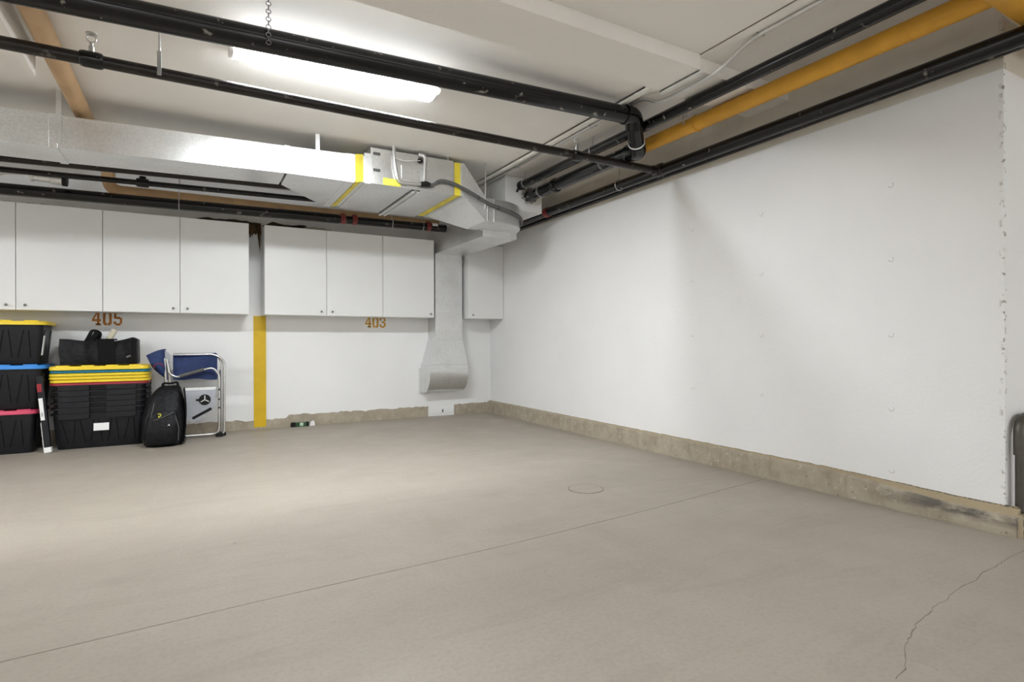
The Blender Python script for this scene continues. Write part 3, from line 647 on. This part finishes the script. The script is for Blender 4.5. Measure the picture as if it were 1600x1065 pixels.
def lid_mesh(x0, x1, y0, y1, z0, h=.035, notch=True):
    cx, cy, hx, hy = (x0+x1)/2, (y0+y1)/2, (x1-x0)/2, (y1-y0)/2
    m_ = MB(); m_.quadring([rrect(cx, cy, hx, hy, .07, z0, 6), rrect(cx, cy, hx, hy, .07, z0+h*.55, 6), rrect(cx, cy, hx-.008, hy-.008, .065, z0+h*.8, 6), rrect(cx, cy, hx-.05, hy-.05, .05, z0+h*.82, 6), rrect(cx, cy, hx-.062, hy-.062, .05, z0+h*.62, 6)])
    if notch:
        for k in (-.72, -.24, .24, .72): m_.box(cx+k*hx-.05, cx+k*hx+.05, cy-hy+.006, cy-hy+.048, z0+h*.7, z0+h, .004)
    m_.smooth = True; return m_
bx0, bx1, by0, by1 = -1.965, -1.19, 6.545, 7.02
for z0, zt, dx, lid, nm in ((0, .40, -.045, 'lidr', 'black storage tote with pink lid, bottom of the left stack'), (.40, .805, 0, 'lidb', 'black storage tote with blue lid, middle of the left stack'), (.805, 1.205, .008, 'lidy', 'black storage tote with yellow lid, top of the left stack')):
    r = thing('storage_tote', nm, 'tote', ((bx0+bx1)/2+dx, (by0+by1)/2, z0), 'lidded totes stacked at the left')
    tote_body(r, bx0+dx, bx1+dx, by0, by1, z0+.001, zt-.03)
    part('lid', lid_mesh(bx0+dx-.004, bx1+dx+.004, by0-.004, by1+.004, zt-.042, .042), lid, r)
    if z0 > .1:
        part('side_label', MB().box(bx1+dx-.026, bx1+dx-.022, by0+.06, by0+.115, z0+.08, z0+.26, rot=Matrix.Rotation(math.radians(6), 3, 'Y'), piv=(bx1+dx-.024, by0+.08, z0+.26)), 'paper', r)
# nested empty totes with the loose lids on top
nx0, nx1, ny0, ny1 = -1.172, -.392, 6.555, 7.02
pos = ['bottom', 'second from the bottom', 'third from the bottom', 'fourth from the bottom', 'second from the top', 'topmost']
for i in range(6):
    zt = .335+.0535*i; z0 = .001+.0535*i
    r = thing('nested_tote', 'empty black tote, %s of the nested stack under the yellow lids' % pos[i], 'tote', ((nx0+nx1)/2, (ny0+ny1)/2, z0), 'nested empty totes')
    if i == 0:
        tote_body(r, nx0, nx1, ny0, ny1, z0, zt)
        lb = part('label', MB().box(-.835, -.715, 6.569, 6.573, .165, .235, rot=Matrix.Rotation(math.radians(-9), 3, 'X'), piv=(0, 6.571, .235)), 'paper', r)
        for a, b, zz in ((-.805, -.765, .212), (-.81, -.80, .185), (-.79, -.735, .185)):
            part('print_line', MB().box(a, b, 6.5765, 6.5785, zz-.004, zz+.004), 'print', lb)
    else:
        cx, cy, hx, hy = (nx0+nx1)/2, (ny0+ny1)/2, (nx1-nx0)/2, (ny1-ny0)/2
        m_ = MB(); m_.quadring([rrect(cx, cy, hx-.03, hy-.03, .05, zt-.052), rrect(cx, cy, hx-.026, hy-.026, .055, zt-.014), rrect(cx, cy, hx-.006, hy-.006, .06, zt-.014), rrect(cx, cy, hx-.006, hy-.006, .06, zt)]); m_.smooth = True
        part('body', m_, 'black', r)
    for a, b in ((-1.10, -.865), (-.735, -.50)):
        part('grip_panel', MB().box(a, b, ny0-.001, ny0+.03, zt-.051, zt+.0005, .003), 'black', r)
    for yy in (6.62, 6.70, 6.78, 6.86, 6.94):
        part('grip_rib', MB().box(nx1-.03, nx1-.002, yy-.012, yy+.012, zt-.045, zt, .003), 'black', r)
z = .335+.0535*5
for i, (mt, h, nm) in enumerate((('lidred', .024, 'dark red tote lid at bottom of the loose lid pile'), ('lidy', .030, 'yellow tote lid directly on the red lid'), ('lidy', .030, 'yellow tote lid, second above the red lid'), ('lidy', .030, 'yellow tote lid just below the teal lid'), ('lidt', .026, 'teal tote lid near top of the loose lid pile'), ('lidy', .038, 'yellow tote lid on top of pile, under the black bag'))):
    o = part('tote_lid', lid_mesh(nx0+.003*math.sin(i*2), nx1+.003*math.sin(i*2), ny0-.006, ny1-.004, z+.0005, h*(1.15 if i == 5 else 1.0), i == 5), mt)
    tag(o, nm, 'lid', 'loose tote lids'); z += h
zl = z+.008
# ------------------------------------------------------------------ slim boxed tool leaning between the tote stacks
tb = thing('slim_carton', 'slim black carton with white label and red top leaning between tote stacks', 'carton', (-1.16, 6.50, 0))
Rm = Matrix.Rotation(math.radians(-5.5), 3, 'Y') @ Matrix.Rotation(math.radians(-3), 3, 'X'); pv = (-1.16, 6.50, 0)
part('box', MB().box(-1.182, -1.134, 6.48, 6.53, .012, .70, .003, Rm, pv), 'black', tb)
part('red_band', MB().box(-1.183, -1.150, 6.4785, 6.50, .555, .63, .002, Rm, pv), 'redbox', tb)
lb = part('label', MB().box(-1.182, -1.152, 6.478, 6.4799, .30, .50, 0, Rm, pv), 'paper', tb)
for k in range(6): part('print_line', MB().box(-1.174, -1.160, 6.4772, 6.4779, .335+.006*k, .338+.006*k, 0, Rm, pv), 'print', lb)
part('edge_strip', MB().box(-1.1855, -1.1815, 6.479, 6.50, .02, .28, 0, Rm, pv), 'paper', tb)
part('base_cap', MB().box(-1.185, -1.131, 6.476, 6.534, .004, .052, .003, Rm, pv), 'paper', tb)
# ------------------------------------------------------------------ black carry bag on top of the lids
bg = thing('carry_bag', 'black soft carry bag with handles lying on the yellow lid', 'bag', (-.79, 6.80, zl))
rings = []
nseg = 14
for i in range(nseg+1):
    t = i/nseg; x = -1.098+.606*t; h = .235+.03*math.exp(-((t-.93)/.07)**2)+.012*math.exp(-(t/.08)**2)+.006*math.sin(t*17)-.012*math.exp(-((t-.55)/.2)**2)
    y0_, y1_ = 6.66+.012*math.sin(t*9), 6.955
    zz = zl
    sh = -.012*(1-t)
    rings.append([(x, y0_, zz), (x, y1_, zz), (x+sh, y1_-.02, zz+h*.6), (x+sh, y1_-.05, zz+h), (x+sh, (y0_+y1_)/2, zz+h*.97), (x+sh, y0_+.035, zz+h), (x+sh, y0_-.012+.02*math.sin(t*13), zz+h*.55)])
part('body', MB().quadring(rings), 'fabric', bg, smooth=True)
part('strap', MB().box(-.808, -.680, 6.638, 6.652, zl+.005, zl+.235, .004).box(-.808, -.680, 6.64, 6.90, zl+.232, zl+.248, .004), 'fabric2', bg)
part('strap', MB().box(-.555, -.515, 6.642, 6.66, zl+.01, zl+.25, .004, Matrix.Rotation(math.radians(4), 3, 'Y'), (-.535, 6.65, zl)), 'fabric2', bg)
part('badge', MB().box(-.585, -.545, 6.634, 6.642, zl+.065, zl+.085, .002, Matrix.Rotation(math.radians(-25), 3, 'Y'), (-.565, 6.64, zl+.075)), 'pad', bg)
Hp = fillet([(-.925, 6.74, zl+.20), (-.868, 6.74, zl+.325), (-.842, 6.74, zl+.33), (-.80, 6.76, zl+.305), (-.83, 6.79, zl+.2)], .03, 4)
def ribbon(pts, wdt, t, up):
    up = Vector(up); rr = []
    for i, p in enumerate(pts):
        tg = (pts[min(i+1, len(pts)-1)]-pts[max(i-1, 0)]).normalized(); nn = tg.cross(up).normalized()*t*.5; uu = up*wdt*.5
        rr.append([p-uu-nn, p+uu-nn, p+uu+nn, p-uu+nn])
    return MB().quadring(rr)
part('handle', ribbon(Hp, .06, .022, (0, 1, 0)), 'fabric2', bg, smooth=True)
part('handle', MB().box(-.905, -.855, 6.70, 6.76, zl+.20, zl+.345, .012, Matrix.Rotation(math.radians(32), 3, 'Y'), (-.90, 6.73, zl+.22)), 'fabric2', bg)
pp = part('folded_paper', MB().prism([(-.885, zl+.20), (-.835, zl+.305), (-.76, zl+.262), (-.755, zl+.20)], 'y', 6.82, 6.828), 'paper')
tag(pp, 'white paper sheet poking out of the black carry bag', 'paper')
cf = part('foam_pad', MB().box(-.785, -.735, 6.80, 6.85, zl+.19, zl+.365, .014, Matrix.Rotation(math.radians(27), 3, 'Y'), (-.775, 6.825, zl+.21)), 'cream')
tag(cf, 'cream foam strip standing up out of the black carry bag', 'foam')

# ------------------------------------------------------------------ folded camp chair
chd = thing('camp_chair', 'folded aluminium camp chair with navy fabric and side tray leaning on wall', 'chair', (.0, 6.72, 0))
def tb_(name, pts, r, mat, y, fil=.04):
    return part(name, MB().tube(fillet([(x, y, z) for x, z in pts], fil, 6), r, 12), mat, chd)
tb_('frame_tube', [(-.19, .872), (.19, .872), (.276, .80), (.272, .025), (.20, .020), (-.30, .022)], .0125, 'alu', 6.725, .06)
tb_('frame_tube', [(.205, .862), (.248, .80), (.250, .03)], .0115, 'alu', 6.755, .04)
tb_('arm_tube', [(-.246, .83), (-.225, .68), (-.165, .640), (.085, .715), (.165, .735), (.224, .66), (.222, .065), (.18, .035), (-.28, .035)], .0115, 'alu', 6.67, .05)
tb_('frame_tube', [(-.262, .84), (-.255, .56), (-.24, .03)], .011, 'alu', 6.69, .04)
tb_('frame_tube', [(-.225, .82), (-.222, .5), (-.21, .03)], .010, 'alu', 6.715, .04)
tb_('arm_pad', [(-.135, .652), (.085, .717)], .019, 'pad', 6.668, .01)
tb_('frame_tube', [(.235, .70), (.232, .28)], .008, 'pad', 6.745, .01)
for x, y in ((.255, 6.74), (.225, 6.68)): part('foot_cap', MB().box(x-.035, x+.035, y-.022, y+.022, .0, .04, .008), 'rubber', chd)
def cloth(u, v):
    x = -.195+.405*u; return (x, 6.735+.012*math.sin(u*6+v*3), .876-.262*v-.006*math.sin(u*9)*v-.012*v*(u-.2))
bf = part('back_fabric', MB().grid(cloth, 16, 8).thicken(.006), 'navy', chd)
part('fabric_hem', MB().tube([(-.19, 6.732, .868), (.20, 6.732, .868)], .018, 10), 'navy', bf)
def cloth2(u, v):
    top = (-.425+.17*u, .868+.065*math.sin(u*1.5)); bot = (-.385+.148*u, .775-.16*u**.7)
    return (top[0]*(1-v)+bot[0]*v, 6.70-.035*math.sin(u*3.1)*math.sin(v*3.1)+.01*math.sin(v*7), top[1]*(1-v)+bot[1]*v)
part('seat_fabric', MB().grid(cloth2, 14, 10).thicken(.008), 'navy', chd)
part('seat_fabric_fold', MB().grid(lambda u, v: (-.262+.05*u, 6.665+.03*u, .925-.06*u-.10*v-.02*math.sin(v*5)), 6, 6).thicken(.005), 'tray', chd)
part('webbing_loop', MB().torus((-.315, 6.658, .745), 'y', .042, .004, 20, 6, .2, 3.4), 'redbox', chd)
ty = part('side_tray', MB().prism([(-.094, .505), (.193, .505), (.185, .311), (.010, .172), (-.02, .170), (-.094, .222)], 'y', 6.695, 6.712), 'tray', chd)
part('tray_rim', MB().box(-.096, .196, 6.690, 6.716, .497, .527, .004), 'trayw', ty)
cp = part('cup_holder', MB().disc((.091, 6.693, .398), 'y', .055, .012, 28), 'rubber', ty)
part('holder_tab', MB().box(.012, .06, 6.688, 6.697, .388, .408, .003), 'rubber', cp)
for a in (90, 210, 330):
    part('spoke', MB().box(.091-.005, .091+.005, 6.684, 6.688, .400, .442, .001, Matrix.Rotation(math.radians(a-90), 3, 'Y'), (.091, 6.686, .398)), 'trayw', cp)
part('slot', MB().box(-.035, .165, 6.690, 6.697, .241, .269, .004, Matrix.Rotation(math.radians(-29), 3, 'Y'), (.065, 6.69, .255)), 'rubber', ty)
for z in (.50, .40, .31): part('rivet', MB().disc((.224, 6.655, z), 'y', .008, .008, 10), 'rubber', chd)

# ------------------------------------------------------------------ backpack
bk2 = thing('backpack', 'black backpack with mesh front pocket leaning against the folded camp chair', 'backpack', (-.255, 6.42, 0))
def bp_ring(z, cx, hx, cy, hy, n=28, sq=.72):
    o = []
    for i in range(n):
        a = 2*math.pi*i/n; c, s = math.cos(a), math.sin(a)
        wob = 1+.07*noise.noise((c*2.2, s*2.2, z*9))+.03*noise.noise((c*6, s*6, z*22))
        o.append((cx+hx*wob*math.copysign(abs(c)**sq, c), cy+hy*wob*math.copysign(abs(s)**sq, s), z))
    return o
prof = [(.0, -.262, .150, 6.42, .105), (.02, -.264, .166, 6.42, .125), (.08, -.268, .182, 6.42, .142), (.18, -.265, .186, 6.425, .148), (.28, -.260, .180, 6.435, .142), (.36, -.252, .168, 6.448, .130), (.43, -.242, .152, 6.46, .114), (.49, -.232, .132, 6.472, .096), (.535, -.221, .108, 6.482, .078), (.562, -.212, .088, 6.488, .058), (.574, -.208, .060, 6.49, .036)]
part('body', MB().quadring([bp_ring(*p) for p in prof]), 'fabric', bk2, smooth=True)
fp = [(.03, -.275, .125, 6.305, .05), (.06, -.275, .138, 6.30, .06), (.16, -.272, .14, 6.298, .058), (.26, -.265, .128, 6.308, .05), (.34, -.258, .105, 6.325, .03)]
pk = part('front_pocket', MB().quadring([bp_ring(*p) for p in fp]), 'fabric', bk2, smooth=True)
part('zip_line', MB().tube([(-.395, 6.30, .08), (-.385, 6.275, .2), (-.36, 6.285, .30), (-.335, 6.30, .42)], .004, 6), 'pad', pk)
part('zip_line', MB().tube([(-.34, 6.255, .262), (-.26, 6.247, .29), (-.17, 6.262, .335)], .0035, 6), 'pad', pk)
part('zip_line', MB().tube([(-.14, 6.275, .06), (-.135, 6.262, .18), (-.165, 6.272, .30)], .0035, 6), 'pad', pk)
lg = part('logo', MB().torus((-.292, 6.238, .312), 'y', .013, .004, 14, 6, -1.6, 2.4), 'gold', pk)
part('logo_stem', MB().box(-.300, -.292, 6.236, 6.24, .288, .306, .001), 'gold', lg)
part('badge', MB().prism([(-.228, .205), (-.212, .225), (-.206, .205), (-.217, .212)], 'y', 6.234, 6.24), 'paper', pk)
part('side_panel', MB().grid(lambda u, v: (-.10+.018*math.sin(v*3), 6.335+.12*u, .03+.50*v+.02*u), 6, 12).thicken(.012, (1, 0, 0)), 'fabric2', bk2)
part('shoulder_strap', ribbon(fillet([(-.17, 6.46, .56), (-.125, 6.44, .52), (-.082, 6.43, .36), (-.078, 6.42, .16), (-.10, 6.40, .07)], .08, 6), .055, .012, (0, 1, 0)), 'fabric2', bk2, smooth=True)
part('grab_handle', MB().tube(fillet([(-.275, 6.47, .55), (-.272, 6.46, .602), (-.20, 6.455, .592), (-.15, 6.46, .612), (-.14, 6.47, .54)], .03, 5), .011, 8), 'fabric2', bk2)
part('strap_tail', ribbon(fillet([(-.115, 6.36, .10), (-.075, 6.36, .075), (-.078, 6.36, .02), (-.13, 6.35, .008), (-.175, 6.34, .01)], .03, 5), .022, .005, (0, 1, 0)), 'fabric2', bk2, smooth=True)

# ------------------------------------------------------------------ small things on the floor
lv = thing('spirit_level', 'small black and green torpedo level on floor against rear wall', 'level', (1.08, 6.985, 0))
part('body', MB().box(.982, 1.172, 6.972, 6.998, 0, .052, .004), 'green', lv)
part('end_grip', MB().box(.978, 1.030, 6.970, 7.0, 0, .054, .004), 'rubber', lv); part('end_grip', MB().box(1.150, 1.176, 6.970, 7.0, 0, .054, .004), 'rubber', lv)
part('vial', MB().box(1.075, 1.115, 6.969, 6.974, .008, .048, .002), 'vial', lv)
wc = part('paint_chip', MB().prism([(1.188, 0), (1.25, 0), (1.245, .05), (1.225, .062), (1.205, .05)], 'y', 6.99, 7.012), 'paper'); tag(wc, 'small white chip standing against the wall beside the level', 'chip')
# guard at the near end of the side wall
gd = thing('corner_guard', 'dark brown arched steel guard beside the near end of the right wall', 'guard', (3.78, 1.20, .12))
part('arch_tube', MB().tube(fillet([(3.70, 1.215, .118), (3.70, 1.215, .585), (3.90, 1.215, .585), (3.90, 1.215, .118)], .09, 8), .024, 16), 'guard', gd)
part('sleeve', MB().tube(fillet([(3.695, 1.215, .405), (3.695, 1.215, .592), (3.90, 1.215, .592)], .09, 8), .029, 16), 'guard', gd)
